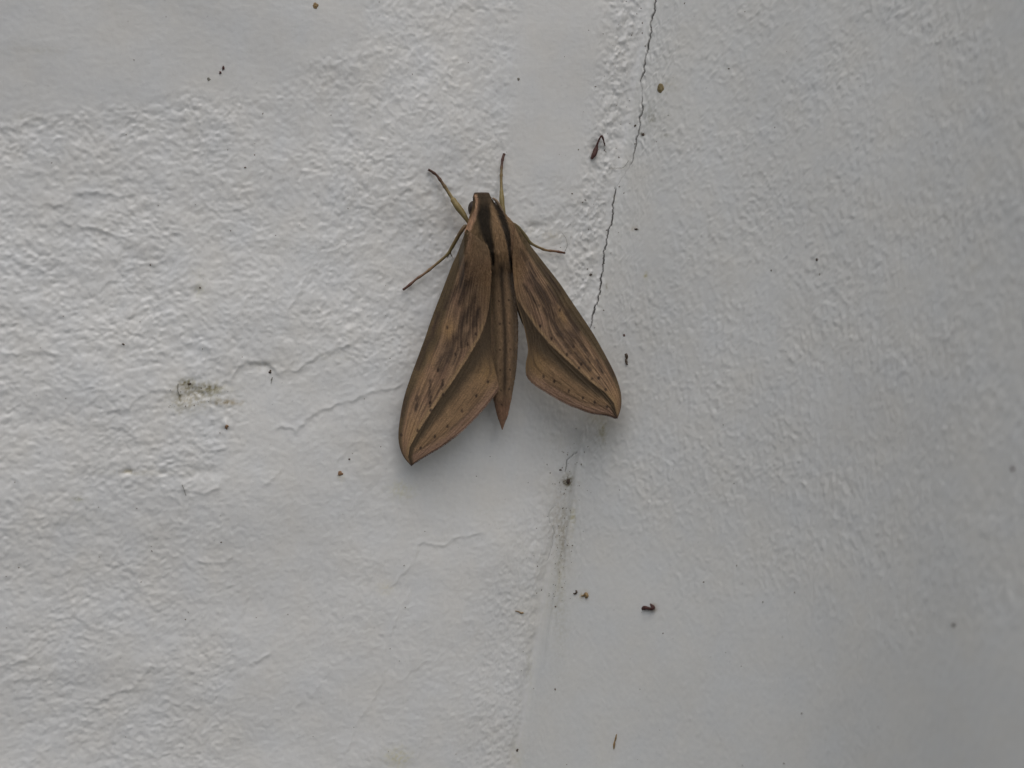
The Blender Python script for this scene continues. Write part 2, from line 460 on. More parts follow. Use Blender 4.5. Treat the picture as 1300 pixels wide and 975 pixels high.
def tag(o, label, cat, group=None, kind=None):
    o['label'] = label; o['category'] = cat
    if group: o['group'] = group
    if kind: o['kind'] = kind
    return o


# ------------------------------------------------------------------ the two walls
def axis(lo, core_lo, core_hi, hi, step, fine=None):
    a = list(np.arange(core_lo, core_hi, step)) if fine is None else fine
    g = step; p = a[-1]
    while p < hi - 1e-6:
        g *= 1.5; p = min(p + g, hi); a.append(p)
    g = step; p = a[0]; b = []
    while p > lo + 1e-6:
        g *= 1.5; p = max(p - g, lo); b.append(p)
    return np.array(b[::-1] + a)


t_ax = axis(-420, -83, 84, 420, 0.21)
sl_fine = list(np.arange(-98, -9.0, 0.185)) + list(np.arange(-9.0, 0.0001, 0.09))
sl_fine[-1] = 0.0
g, p, b = .2, sl_fine[0], []
while p > -420:
    g *= 1.5; p = max(p - g, -420); b.append(p)
sL = np.array(b[::-1] + sl_fine)
sr_fine = list(np.arange(0, 7.0, 0.09)) + list(np.arange(7.0, 104, 0.22))
g, p = .2, sr_fine[-1]
while p < 150:
    g *= 1.5; p = min(p + g, 150); sr_fine.append(p)
sR = np.array(sr_fine)


def build_wall(name, s_ax):
    S, T = np.meshgrid(s_ax, t_ax, indexing='ij')
    h, u, v, ck = height(S, T)
    x, y, nx, ny = plan(S)
    V = np.stack([x + nx * h, y + ny * h, T], -1).reshape(-1, 3)
    C = wall_colour(S, T, u, v, ck).reshape(-1, 3)
    o = mesh_from(name, V, grid_faces(len(s_ax), len(t_ax), flip=False), C, M_wall)
    o['kind'] = 'structure'
    return o


tag(build_wall('wall_left', sL), 'rough white painted plaster wall the moth sits on, trowelled and dabbed', 'wall')
tag(build_wall('wall_right', sR), 'white painted plaster wall with fine vertical stipple, right of the corner crack', 'wall')


# ------------------------------------------------------------------ the moth
def on_left(u, v, h):
    """point h millimetres out from the left wall, along the line of sight through a pixel of the photograph"""
    d = ray(u, v); h = np.asarray(h, float)
    k = (h - CAM @ NL) / (d @ NL)
    return CAM + d * k[..., None]


AXIS_U = lambda v: 611 + (v - 245) * 0.098
PXMM = 0.128


def wing_h(u, v):
    x = (u - AXIS_U(v)) * PXMM
    h = 5.9 + np.where(x > 0, 0.30 * x, 0.12 * x) - 0.25 * np.sin(np.clip((v - 300) / 300, 0, 1) * 3.1)
    x = (u - 623.5) / np.where(u < 623.5, 41.0, 34.5)
    shoulder = 5.45 + 4.75 * np.clip(1 - x * x, 0, 1) ** np.where(u < 623.5, .8, .6)
    k = np.where(u < 636, sst(v, 425, 318) ** 1.3, sst(v, 392, 314) ** 1.4)
    d = shoulder * k + h * (1 - k) - h
    return h + np.where(d > 0, d, 0)


ROOT = on_left(np.float64(628.), np.float64(330.), np.float64(0.3))
moth = bpy.data.objects.new('moth', None)
sc.collection.objects.link(moth)
moth.location = [float(q) * MM for q in ROOT]
moth.empty_display_size = 0.01
tag(moth, 'brown hawkmoth with streaked pointed wings spread on the white plaster wall', 'moth')


def olive(u, v):
    return np.exp(-((u - (611.5 + (v - 280) * .16)) / 10.5) ** 2) * sst(v, 334, 276) * .9


def mixc(c, col, m):
    m = np.clip(m, 0, 1)[..., None]
    return c * (1 - m) + np.asarray(col, float) * m


KALB = 1.62                                  # photograph value of lit white paint -> reflectance


SURF = {}


def wing(side):
    if side == 'l':
        cost = [(592, 291), (581, 321), (573.7, 337), (559.8, 373.5), (548.8, 402.3), (538.3, 433), (524, 471.5), (513.5, 503), (507.4, 535), (506, 557.8), (509.4, 573.5), (515, 583.5), (522.4, 592)]
        inn1 = [(619, 312), (622.5, 332), (623.5, 352), (624, 380), (624, 411), (624.7, 432), (628.6, 453), (635, 470), (638.6, 478)]
        inn2 = [(638.6, 478), (636.5, 487), (626, 503), (610, 522.5), (589.4, 543.5), (565.8, 563), (542, 577.5), (527.5, 587), (522.4, 592)]
        band = [(621, 395), (616.6, 429), (598, 460.6), (576, 494), (554, 525), (530, 556.6), (519.5, 577), (521, 590)]
        lobe = [(624, 345), (622.5, 372), (620.5, 392), (616, 411), (609, 429), (592, 458), (572, 488), (549, 520), (531, 548), (520.5, 567), (518.2, 580), (522, 591)]
        dots = [(619.7, 484.6), (604.6, 502.5), (586.5, 521.5), (568, 541), (552, 554), (534, 568.6), (562, 489), (562.5, 501), (546, 511), (547, 521), (530, 546), (509.5, 552), (567.7, 416), (578, 450), (556, 470), (594, 437), (604, 424)]
        dash = [((546.5, 486), (545, 500), 1.6), ((529.5, 507), (528, 518), 1.6), ((562, 484), (561, 492), 1.1), ((547, 505), (546, 514), 1.2), ((514, 508), (511, 524), 2.2), ((568, 442), (560, 462), 4.0), ((590, 404), (583, 424), 4.2), ((576, 432), (570, 452), 4.2), ((591, 338), (586, 358), 2.8), ((592, 362), (586, 380), 4.2), ((577, 370), (568, 386), 3.2), ((600, 384), (594, 404), 3.2), ((592, 396), (586, 412), 2.6), ((603, 404), (592, 432), 2.2), ((607, 395), (604, 410), 1.8), ((555, 404), (549, 426), 3.0), ((540, 440), (532, 462), 3.0), ((588, 430), (578, 455), 2.2)]
        gold = [((570, 419), 9, 15, .85), ((535, 480), 9, 16, .35), ((548, 455), 6, 12, .45), ((585, 385), 5, 10, .3), ((618, 365), 9, 26, .55), ((622, 470), 20, 14, .75), ((552, 415), 7, 12, .3), ((524, 545), 9, 18, .5)]
        nxt = 1; LOB = (622, 470)
    else:
        cost = [(654.5, 285), (673, 311), (691, 334.5), (709.7, 358.5), (725.4, 382), (741, 405), (754, 425), (767, 448), (780.3, 474), (787.4, 495), (789, 510.8), (787, 523), (783.7, 531.8)]
        inn1 = [(652, 312), (651, 330), (651.5, 346), (653.5, 368), (656, 384), (663, 406), (667.6, 425), (670.5, 445), (667.6, 462), (668.4, 475.5)]
        inn2 = [(668.4, 475.5), (673, 482.5), (683.5, 491), (704.5, 504), (725.4, 514.7), (751.5, 524), (768, 526.5), (776, 528.5), (783.7, 531.8)]
        band = [(660, 396), (666, 408), (681, 430), (699, 450), (723, 472), (749, 491), (768, 504), (779, 515), (783.5, 529)]
        lobe = [(650, 345), (652, 360), (656, 379), (667, 396), (682, 418.5), (697, 436), (715, 453), (734, 470), (751, 486), (768, 498), (779.5, 512), (783.6, 530)]
        dots = [(703.6, 484), (722, 496), (740, 505.5), (755, 511), (770.5, 516.6), (719.7, 450), (735, 467), (751.5, 481), (769, 494.5), (710.8, 393.5), (686, 414), (700, 430), (728, 440), (738, 462), (760, 480), (690, 478)]
        dash = [((744, 447), (748, 457), 1.6), ((759, 460), (764, 470), 1.8), ((772, 462), (778, 474), 2.2), ((722, 400), (731, 415), 3.6), ((712, 412), (724, 430), 3.6), ((730, 425), (740, 440), 3.0), ((676, 350), (688, 368), 2.6), ((678, 360), (694, 380), 4.0), ((664, 322), (676, 345), 2.2), ((684, 372), (700, 395), 3.0), ((668, 366), (680, 384), 1.8), ((694, 398), (708, 420), 2.4), ((700, 370), (716, 392), 2.6), ((690, 342), (706, 364), 3.2), ((710, 428), (722, 444), 1.8), ((734, 452), (746, 466), 2.2), ((700, 404), (712, 424), 2.0)]
        gold = [((714, 402), 7, 13, .85), ((748, 468), 8, 14, .35), ((690, 375), 5, 10, .3), ((655, 352), 7, 24, .55), ((676, 460), 12, 16, .7), ((780, 503), 7, 14, .5), ((735, 445), 10, 12, .25)]
        nxt = -1; LOB = (676, 460)
    na, nw = 300, 150
    C = spline(cost, na)
    I = np.vstack([spline(inn1, 126)[:-1], spline(inn2, na - 125)])
    W = np.linspace(0, 1, nw)[None, :, None]
    A = np.linspace(0, 1, na)
    P = C[:, None, :] * (1 - W) + I[:, None, :] * W
    u, v = P[..., 0], P[..., 1]
    wv = np.broadcast_to(W[..., 0], u.shape); av = np.broadcast_to(A[:, None], u.shape)
    # ---- relief: camber, veins, the fold under the dark band
    db, fb, sb = poly_dist(u, v, band, True)
    dl, fl, sl = poly_dist(u, v, lobe, True)
    side_l = sl * nxt                        # >0 towards the costa
    if np.mean(side_l[na // 2, :20]) < 0:
        side_l = -side_l
    up = side_l > 0
    tipf = sst(av, 1.0, 0.9)
    h = wing_h(u, v) + 0.38 * np.sin(np.pi * wv) * tipf - 0.55 * (1 - wv) ** 4
    h = h + (0.06 * np.exp(-(dl / 2.0) ** 2) - 0.09 * np.exp(-(db / 5.0) ** 2)) * sst(av, 0.25, .4) * tipf
    for k, wk in enumerate((0.06, .12, .19, .27, .36, .46, .56)):
        h = h + 0.055 * np.exp(-((wv - wk) / 0.012) ** 2) * sst(av, .1, .3) * tipf
    h = h + 0.05 * fbm(av * 9, wv * 14, 2, 151 + nxt) + 0.12 * perlin(u / 30, v / 45, 155 + nxt)
    # ---- pattern
    col = np.ones(u.shape + (3,)) * np.array((114, 91, 69.))
    st1 = fbm(av * 5.5, wv * 30 + 1.0 * perlin(av * 4, wv * 6, 160), 3, 161, .6)
    st2 = fbm(av * 15, wv * 64, 2, 163, .6)
    reg = sst(av, .02, .2) * sst(av, .97, .62) * sst(wv, .08, .16)
    col = mixc(col, (68, 53, 41), (sst(st1, .02, .45) * .60) * reg * up)
    col = mixc(col, (128, 104, 80), (sst(-st1, .1, .5) * .55) * reg * up)
    col = mixc(col, (113, 87, 71), sst(perlin(u / 18, v / 26, 165), .1, .5) * .35 * up)
    for wk in np.linspace(0.1, .82, 13):
        ln = np.exp(-((wv - wk - .01 * perlin(av * 4, wk + 0 * av, 167)) / 0.010) ** 2)
        col = mixc(col, (62, 48, 37), ln * (.15 + .55 * np.clip(perlin(av * 7, wk * 50 + 0 * av, 168) + .25, 0, 1)) * up * sst(av, .2, .4))
        ln2 = np.exp(-((wv - wk - .03) / 0.012) ** 2)
        col = mixc(col, (134, 106, 77), ln2 * .28 * up * sst(av, .45, .7))
    col = mixc(col, (104, 84, 62), sst(v, 352, 315) * .85)
    if side == 'l':
        col = mixc(col, (60, 51, 37), olive(u, v))
        d, f = poly_dist(u, v, [(594, 296), (594, 310), (592, 326)])
        col = mixc(col, (138, 111, 90), .8 * np.exp(-(d / 3.6) ** 2) * sst(f, 1.0, .1))
    # olive costal strip
    strip = .16 - .085 * sst(av, .3, .8)
    col = mixc(col, (64, 54, 37), sst(wv, strip + .05, strip - .03) * .85 * sst(av, 1.0, .86))
    col = mixc(col, (84, 70, 48), np.exp(-(wv / .02) ** 2) * .5)
    for (cu, cv), ru, rv, k in gold:
        col = mixc(col, (130, 103, 70), k * np.exp(-((u - cu) / ru) ** 2 - ((v - cv) / rv) ** 2))
    for a, b, hw in dash:
        ex = .25
        a, b = (a[0] - ex * (b[0] - a[0]), a[1] - ex * (b[1] - a[1])), (b[0] + ex * (b[0] - a[0]), b[1] + ex * (b[1] - a[1]))
        d, f = poly_dist(u + 1.2 * perlin(u / 4, v / 4, 171), v, [a, b])
        k = .88 if hw < 2 else .78
        col = mixc(col, (52, 41, 32), k * np.exp(-(d / (hw * 1.2)) ** 2) * np.clip(.85 + .6 * st2 + .4 * st1, .15, 1.15))
    # beyond the fold: dark band, golden tornus, pinkish margin
    low = ~up
    dm, fm = poly_dist(u, v, [tuple(q) for q in spline(inn2, 60)])
    base2 = np.ones(u.shape + (3,)) * np.array((114, 91, 66.))
    base2 = mixc(base2, (122, 97, 80), sst(dm + 3 * perlin(u / 9, v / 9, 173), 15, 5) * .9)
    base2 = mixc(base2, (66, 52, 40), .55 * np.exp(-((dm - 10.5 - 1.2 * perlin(u / 12, v / 12, 174)) / 1.1) ** 2) * sst(av, .5, .65))
    base2 = mixc(base2, (126, 100, 64), .75 * np.exp(-((u - LOB[0]) / 20) ** 2 - ((v - LOB[1]) / 18) ** 2))
    sp = np.maximum(perlin(u / 1.7, v / 1.7, 175) - .25, 0) * 1.1
    base2 = mixc(base2, (66, 50, 40), sp * sst(dm, 20, 8))
    base2 = mixc(base2, (78, 61, 44), .5 * sst(perlin(av * 7, wv * 44, 176), .05, .5))
    base2 = mixc(base2, (128, 103, 74), .4 * sst(perlin(av * 6, wv * 38, 186), .1, .5))
    bwid = np.interp(fl, [.2, .45, .7, .88, 1], [19, 17, 13, 7, 2.5]) + 1.5 * perlin(u / 9, v / 9, 178)
    base2 = mixc(base2, (57, 47, 33), .92 * sst(dl, bwid * 1.45, bwid * .5))
    bw = sst(av, .5, .3)
    base2 = mixc(base2, (60, 49, 35), bw * .85)
    col = np.where(low[..., None], base2, col)
    col = mixc(col, (126, 104, 72), up * np.exp(-((dl - 2.2) / 1.8) ** 2) * .65 * sst(av, .15, .3))
    # hairlines
    col = mixc(col, (54, 38, 30), .75 * sst(dm, 1.5, .4))
    din, _ = poly_dist(u, v, [tuple(q) for q in spline(inn1, 50)])
    col = mixc(col, (120, 100, 72), .55 * sst(din, 1.5, .4) * sst(av, .12, .2))
    dc, _ = poly_dist(u, v, [tuple(q) for q in C[::8]])
    col = mixc(col, (70, 52, 38), .6 * sst(dc, 1.2, .2) * sst(av, .4, .6))
    for a, b in dots:
        e = np.hypot((u - a) * 1.15, (v - b) * .8) + .7 * perlin(u / 2, v / 2, 177)
        col = mixc(col, (40, 30, 24), (.78 + .12 * math.sin(a * 7.1 + b)) * sst(e, 2.5, 1.0))
    col = mixc(col, (52, 38, 30), .7 * np.exp(-(np.hypot(u - C[-1, 0], v - C[-1, 1]) / 5) ** 2))
    grain = np.random.default_rng(21).normal(0, 1, u.shape)
    col *= (1 + .07 * perlin(u / 1.4, v / 1.4, 179) + .06 * st2 + .075 * np.clip(grain, -2, 2))[..., None]
    g = col.mean(-1, keepdims=True)
    col = g + (col - g) * .97 + np.array((.4, 0, .6))
    alb = lin(np.clip(col, 5, 250)) * KALB
    top = on_left(u, v, h)
    th = 0.09
    bot = top - NL * th
    V = np.concatenate([top.reshape(-1, 3), bot.reshape(-1, 3)])
    F = [grid_faces(na, nw, 0, flip=(side == 'l')), grid_faces(na, nw, na * nw, flip=(side != 'l'))]
    ring = [i * nw for i in range(na)] + [(na - 1) * nw + j for j in range(1, nw)] + [i * nw + nw - 1 for i in range(na - 2, -1, -1)] + [j for j in range(nw - 2, 0, -1)]
    r = np.array(ring); r2 = np.roll(r, -1)
    rim = np.stack([r, r2, r2 + na * nw, r + na * nw], 1)
    F.append(rim if side != 'l' else rim[:, ::-1])
    C3 = np.concatenate([alb.reshape(-1, 3), alb.reshape(-1, 3) * 0 + np.array((.16, .11, .07))])
    SURF['wing_' + side] = (top, alb, u, v)
    o = mesh_from('forewing', V, np.concatenate(F), C3, M_wing, moth, origin=ROOT)
    return o


wing('l'); wing('r')


def hindwing(pts, ctr, dh):
    """small under wing, mostly hidden below the forewing"""
    ed = spline(pts + [pts[0]], 72)[:-1]
    V = []; nr = 10; C = []
    for k in range(nr + 1):
        f = k / nr
        q = np.array(ctr) * (1 - f) + ed * f
        hh = wing_h(q[:, 0], q[:, 1]) - dh
        V.append(on_left(q[:, 0], q[:, 1], hh))
    top = np.concatenate(V); n = len(ed)
    bot = top - NL * 0.12
    i = np.arange(nr)[:, None] * n; j = np.arange(n)[None, :]; j2 = (j + 1) % n
    F = np.stack([(i + j).ravel(), (i + n + j).ravel(), (i + n + j2).ravel(), (i + j2).ravel()], 1)
    N = len(top)
    rj = nr * n + np.arange(n); rj2 = nr * n + (np.arange(n) + 1) % n
    rim = np.stack([rj, rj + N, rj2 + N, rj2], 1)
    V = np.concatenate([top, bot])
    q, _ = None, None
    c = lin(np.array((62, 50, 38.))) * KALB
    cc = np.ones((len(V), 3)) * c
    return mesh_from('hindwing', V, np.concatenate([F, F[:, ::-1] + N, rim]), cc, M_wing, moth, origin=ROOT)


hindwing([(650, 335), (654, 372), (656.5, 392), (660, 403), (664.5, 413), (675, 425), (700, 432), (712, 415), (690, 370), (668, 335)], (680, 385), 0.95)
hindwing([(612, 335), (622, 372), (622.5, 400), (620, 425), (608, 436), (585, 436), (578, 415), (586, 372), (598, 335)], (602, 388), 0.95)


# ------------------------------------------------------------------ body: head, thorax and abdomen in one skin
ST = [  # v, left u, right u, axis height, top rise, squareness
    (244.2, 604.5, 618.5, 5.2, 0.5, 2.0), (244.6, 603, 620, 5.2, 1.2, 2.2), (246, 601.6, 621.2, 5.2, 1.7, 2.4), (250, 600.8, 622.6, 5.2, 2.1, 2.3), (256, 600.6, 626, 5.2, 2.5, 2.2), (264, 599.5, 632, 5.2, 3.0, 2.1),
    (272, 597.4, 641, 5.2, 3.5, 2.1), (282, 594.6, 650.8, 5.2, 4.1, 2.1), (294, 590.8, 655.6, 5.2, 4.6, 2.1), (305, 590.0, 657, 5.2, 4.8, 2.1), (318, 597, 655.6, 5.2, 4.7, 2.0),
    (330, 606, 652.5, 4.9, 4.2, 2.0), (340, 610, 651.5, 4.6, 3.8, 2.0), (352, 613, 652, 4.3, 3.3, 2.0), (366, 617, 653, 4.1, 3.0, 2.0), (388, 618, 656.2, 4.0, 2.9, 2.0), (411, 618.5, 657.8, 3.9, 2.8, 2.0),
    (448, 619.5, 657, 3.8, 2.6, 2.0), (470, 622, 655.3, 3.8, 2.4, 2.0), (485, 624, 652.8, 3.8, 2.1, 2.0), (507, 626.3, 649, 3.8, 1.6, 2.0), (527, 631, 644.8, 3.8, 0.9, 2.0), (538, 634.6, 640.8, 3.8, .5, 2.0), (545.5, 637.2, 638.2, 3.8, .15, 2.0),
]


def build_body():
    st = np.array(ST)
    nv, nr = 320, 132
    vv = np.concatenate([np.linspace(244.2, 250, 24, endpoint=False), np.linspace(250, 345, 130, endpoint=False), np.linspace(345, 545.5, nv - 154)])
    # smooth interpolation
    def it(k):
        y = np.interp(vv, st[:, 0], st[:, k])
        for _ in range(3):
            z = y.copy(); z[1:-1] = .25 * y[:-2] + .5 * y[1:-1] + .25 * y[2:]; z[:24] = y[:24]; y = z
        return y
    L, Rr, hc, a, e = it(1), it(2), it(3), it(4), it(5)
    th = np.linspace(0, 2 * np.pi, nr, endpoint=False)
    ct, sn = np.cos(th), np.sin(th)
    pw = 2 / e[:, None]
    X = np.sign(ct) * np.abs(ct) ** pw; Z = np.sign(sn) * np.abs(sn) ** pw
    u = ((L + Rr) / 2)[:, None] + ((Rr - L) / 2)[:, None] * X
    v = np.broadcast_to(vv[:, None], u.shape).copy()
    top = Z > 0
    bot = np.minimum(a, hc - 0.6)[:, None]
    h = hc[:, None] + np.where(top, a[:, None] * Z, bot * Z)

    def band(pts):
        """soft stripe: list of (u, v, half width)"""
        p = np.array(pts)
        cu = np.interp(v, p[:, 1], p[:, 0]); hw = np.interp(v, p[:, 1], p[:, 2])
        m = (v > p[0, 1] - 3) & (v < p[-1, 1] + 6)
        dd = np.abs(u - cu + 0.8 * perlin(u / 5, v / 7, 181))
        return sst(dd, hw * 1.25 + .8, hw * .55) * sst(v, p[0, 1] - 3, p[0, 1] + 1) * sst(v, p[-1, 1] + 6, p[-1, 1] - 2) * m
    dk1 = band([(613.5, 243, 7.0), (613.5, 256, 7.2), (613.5, 270, 8.0), (615.0, 284, 7.6), (619.0, 300, 6.0), (623.5, 316, 3.4), (625.4, 334, 1.6)])
    dk2 = band([(622.5, 247, 1.2), (628, 258, 3.0), (634.5, 272, 4.0), (640.5, 285, 4.4), (644, 298, 3.2), (646.2, 312, 2.0), (648.5, 336, 1.5)])
    pl1 = band([(604, 247, 2.4), (606.3, 256, 3.0), (606, 264, 3.0), (602, 273, 3.4), (597, 284, 4.0), (594.5, 292, 3.0), (593, 302, 1.2)])
    pl2 = band([(622, 262, 1.0), (625, 270, 2.6), (629.8, 282, 5.2), (634, 298, 7.6), (637.2, 316, 8.6), (638.5, 336, 9.0)])
    h = h - (0.34 * dk1 + 0.30 * dk2 - 0.22 * pl1 - 0.25 * pl2) * top
    seg = sst(v, 338, 350)
    ph = (v - 336) / 22.5
    ring = np.exp(-((ph - np.round(ph)) / .09) ** 2)
    h = h - 0.012 * ring * seg * top * Z + 0.10 * seg * np.exp(-((u - 640.5 + (v - 400) * .015) / 2.0) ** 2) * top * 0
    fur = fbm(u / 3.2, v / 11, 3, 183, .6)
    h = h + 0.10 * fur * top * sst(v, 352, 325)
    # ---- pattern
    col = np.ones(u.shape + (3,)) * np.array((104, 84, 62.))
    col = mixc(col, (60, 51, 37), olive(u, v))
    col = mixc(col, (96, 76, 58), sst(u, 645, 650) * sst(v, 275, 290))
    col = mixc(col, (142, 114, 92), pl1 * .95)
    col = mixc(col, (110, 89, 66), pl2 * .85)
    col = mixc(col, (30, 25, 19), dk1 * .92 * (1 - .35 * sst(v, 268, 250)))
    col = mixc(col, (27, 22, 17), dk2 * .92)
    col = mixc(col, (58, 48, 37), sst(v, 264, 250) * (1 - pl1) * .85)
    col = mixc(col, (58, 44, 36), sst(v, 246.5, 245) * .7)
    col = mixc(col, (66, 55, 44), .6 * np.exp(-((v - 333) / 3.0) ** 2) * sst(np.abs(u - 639), 10, 7))
    ab = sst(v, 331, 340) * sst(u, 619, 625)
    abc = np.ones(u.shape + (3,)) * np.array((90, 73, 56.))
    abc = mixc(abc, (70, 57, 44), .7 * sst(v, 372, 340))
    cl = 638.4 + (v - 378) * .06 - np.maximum(v - 430, 0) * .075
    abc = mixc(abc, (46, 37, 28), .85 * np.exp(-((u - cl) / 2.4) ** 2) * sst(v, 520, 480))
    abc = mixc(abc, (112, 90, 68), .60 * np.exp(-((u - cl - 6) / 3.0) ** 2))
    abc = mixc(abc, (106, 86, 64), .50 * np.exp(-((u - cl + 6) / 3.0) ** 2))
    abc = mixc(abc, (70, 58, 42), .5 * np.exp(-((u - cl - 12) / 2.2) ** 2))
    abc = mixc(abc, (70, 58, 42), .6 * np.exp(-((u - cl + 12) / 3) ** 2))
    abc = mixc(abc, (106, 80, 64), .8 * sst(v, 490, 525))
    for a_, b_ in ((634.6, 411), (647, 410), (635, 444), (648, 443), (636, 495), (646.5, 494), (633, 382), (646, 381), (635.3, 470), (647.5, 469), (637, 514)):
        e_ = np.hypot(u - a_, v - b_)
        abc = mixc(abc, (40, 31, 25), .75 * sst(e_ + .5 * perlin(u / 2, v / 2, 188), 1.9, .7))
    col = col * (1 - ab[..., None]) + abc * ab[..., None]
    col *= (1 + .10 * fur + .06 * perlin(u / 1.3, v / 1.6, 185) + .06 * np.clip(np.random.default_rng(22).normal(0, 1, u.shape), -2, 2))[..., None]
    alb = lin(np.clip(col, 5, 250)) * KALB
    P = on_left(u, v, h)
    SURF['body'] = (P, alb, u, np.where(top, v, 1e4))
    n = nr; ns = len(vv)
    i = np.arange(ns - 1)[:, None] * n; j = np.arange(n)[None, :]; j2 = (j + 1) % n
    F = np.stack([(i + j).ravel(), (i + j2).ravel(), (i + n + j2).ravel(), (i + n + j).ravel()], 1)
    V = P.reshape(-1, 3)
    # caps
    c0 = len(V); V = np.vstack([V, P[0].mean(0), P[-1].mean(0)])
    j = np.arange(n); j2 = (j + 1) % n
    o_ = (ns - 1) * n
    tri = [(c0, int(b), int(a)) for a, b in zip(j, j2)] + [(c0 + 1, int(o_ + a), int(o_ + b)) for a, b in zip(j, j2)]
    faces = [tuple(int(k) for k in f) for f in F[:, ::-1]] + [t[::-1] for t in tri]
    C = np.vstack([alb.reshape(-1, 3), alb[0].mean(0), alb[-1].mean(0)])
    me = mesh_from('body', V, faces, C, M_body, moth, origin=ROOT)
    return me


build_body()


def hairs(name, sets, mat, seed):
    """thin tapering scales: sets of (root, direction, length, width, colour)"""
    V = []; C = []
    for root, dr, ln, wd, col in sets:
        dr = dr / (np.linalg.norm(dr, axis=1)[:, None] + 1e-9)
        sdv = np.cross(dr, NL); sdv /= np.linalg.norm(sdv, axis=1)[:, None] + 1e-9
        tip = root + dr * ln[:, None]
        V.append(np.stack([root - sdv * wd[:, None], root + sdv * wd[:, None], tip], 1).reshape(-1, 3))
        C.append(np.repeat(col, 3, axis=0))
    V = np.concatenate(V); C = np.concatenate(C)
    o = mesh_from(name, V, np.arange(len(V)).reshape(-1, 3), C, mat, moth, origin=ROOT, smooth=False)
    return o


def pelt():
    r = np.random.default_rng(31)
    sets = []
    for key, n, vmin, vmax, ln0, ln1 in (('body', 2500, 288, 324, .7, 1.3), ('body', 15000, 244.6, 342, .45, 1.0), ('body', 5000, 342, 532, .2, .42), ('wing_l', 5000, 290, 362, .35, .9), ('wing_r', 4000, 285, 352, .35, .8)):
        P, A, u, v = SURF[key]
        ok = (v > vmin) & (v < vmax)
        ok[-2:] = False
        if key == 'wing_l': ok &= (u > 590)
        if key == 'wing_r': ok &= (u < 668)
        idx = np.argwhere(ok)
        idx = idx[r.integers(0, len(idx), n)]
        i, j = idx[:, 0], idx[:, 1]
        root = P[i, j]
        i2 = np.minimum(i + 2, P.shape[0] - 1)
        dr = P[i2, j] - P[i, j]
        dr /= np.linalg.norm(dr, axis=1)[:, None] + 1e-9
        if key != 'body':
            dr = dr * .5 + np.array([CU * -1.0])* .5
        dr = dr + NL * r.uniform(.05, .28, n)[:, None] + r.normal(0, .13, (n, 3))
        ln = r.uniform(ln0, ln1, n)
        if key != 'body':
            ln *= np.clip((vmax + 8 - v[i, j]) / 40, .35, 1)
        ln *= np.clip((v[i, j] - 240) / 22, .3, 1)
        sets.append((root + NL * .01, dr, ln, r.uniform(.022, .045, n), A[i, j] * np.clip(r.normal(1.10, .15, (n, 1)), .6, 1.6)))
    hairs('fur', sets, M_fur, 1)['kind'] = 'stuff'
    sets = []
    for key in ('wing_l', 'wing_r'):                        # fringe of scales along the outer margin
        P, A, u, v = SURF[key]
        n = 1600
        i = r.integers(118, P.shape[0] - 3, n)
        root = P[i, -1]
        dr = P[i, -1] - P[i, -5]
        tg = P[np.minimum(i + 3, P.shape[0] - 1), -1] - P[i - 3, -1]
        dr = dr / (np.linalg.norm(dr, axis=1)[:, None] + 1e-9) + .4 * tg / (np.linalg.norm(tg, axis=1)[:, None] + 1e-9) + r.normal(0, .15, (n, 3))
        sets.append((root, dr, r.uniform(.10, .26, n), r.uniform(.025, .05, n), A[i, -4] * r.uniform(.5, 1.2, (n, 1))))
    hairs('wing_fringe', sets, M_fur, 2)['kind'] = 'stuff'


pelt()


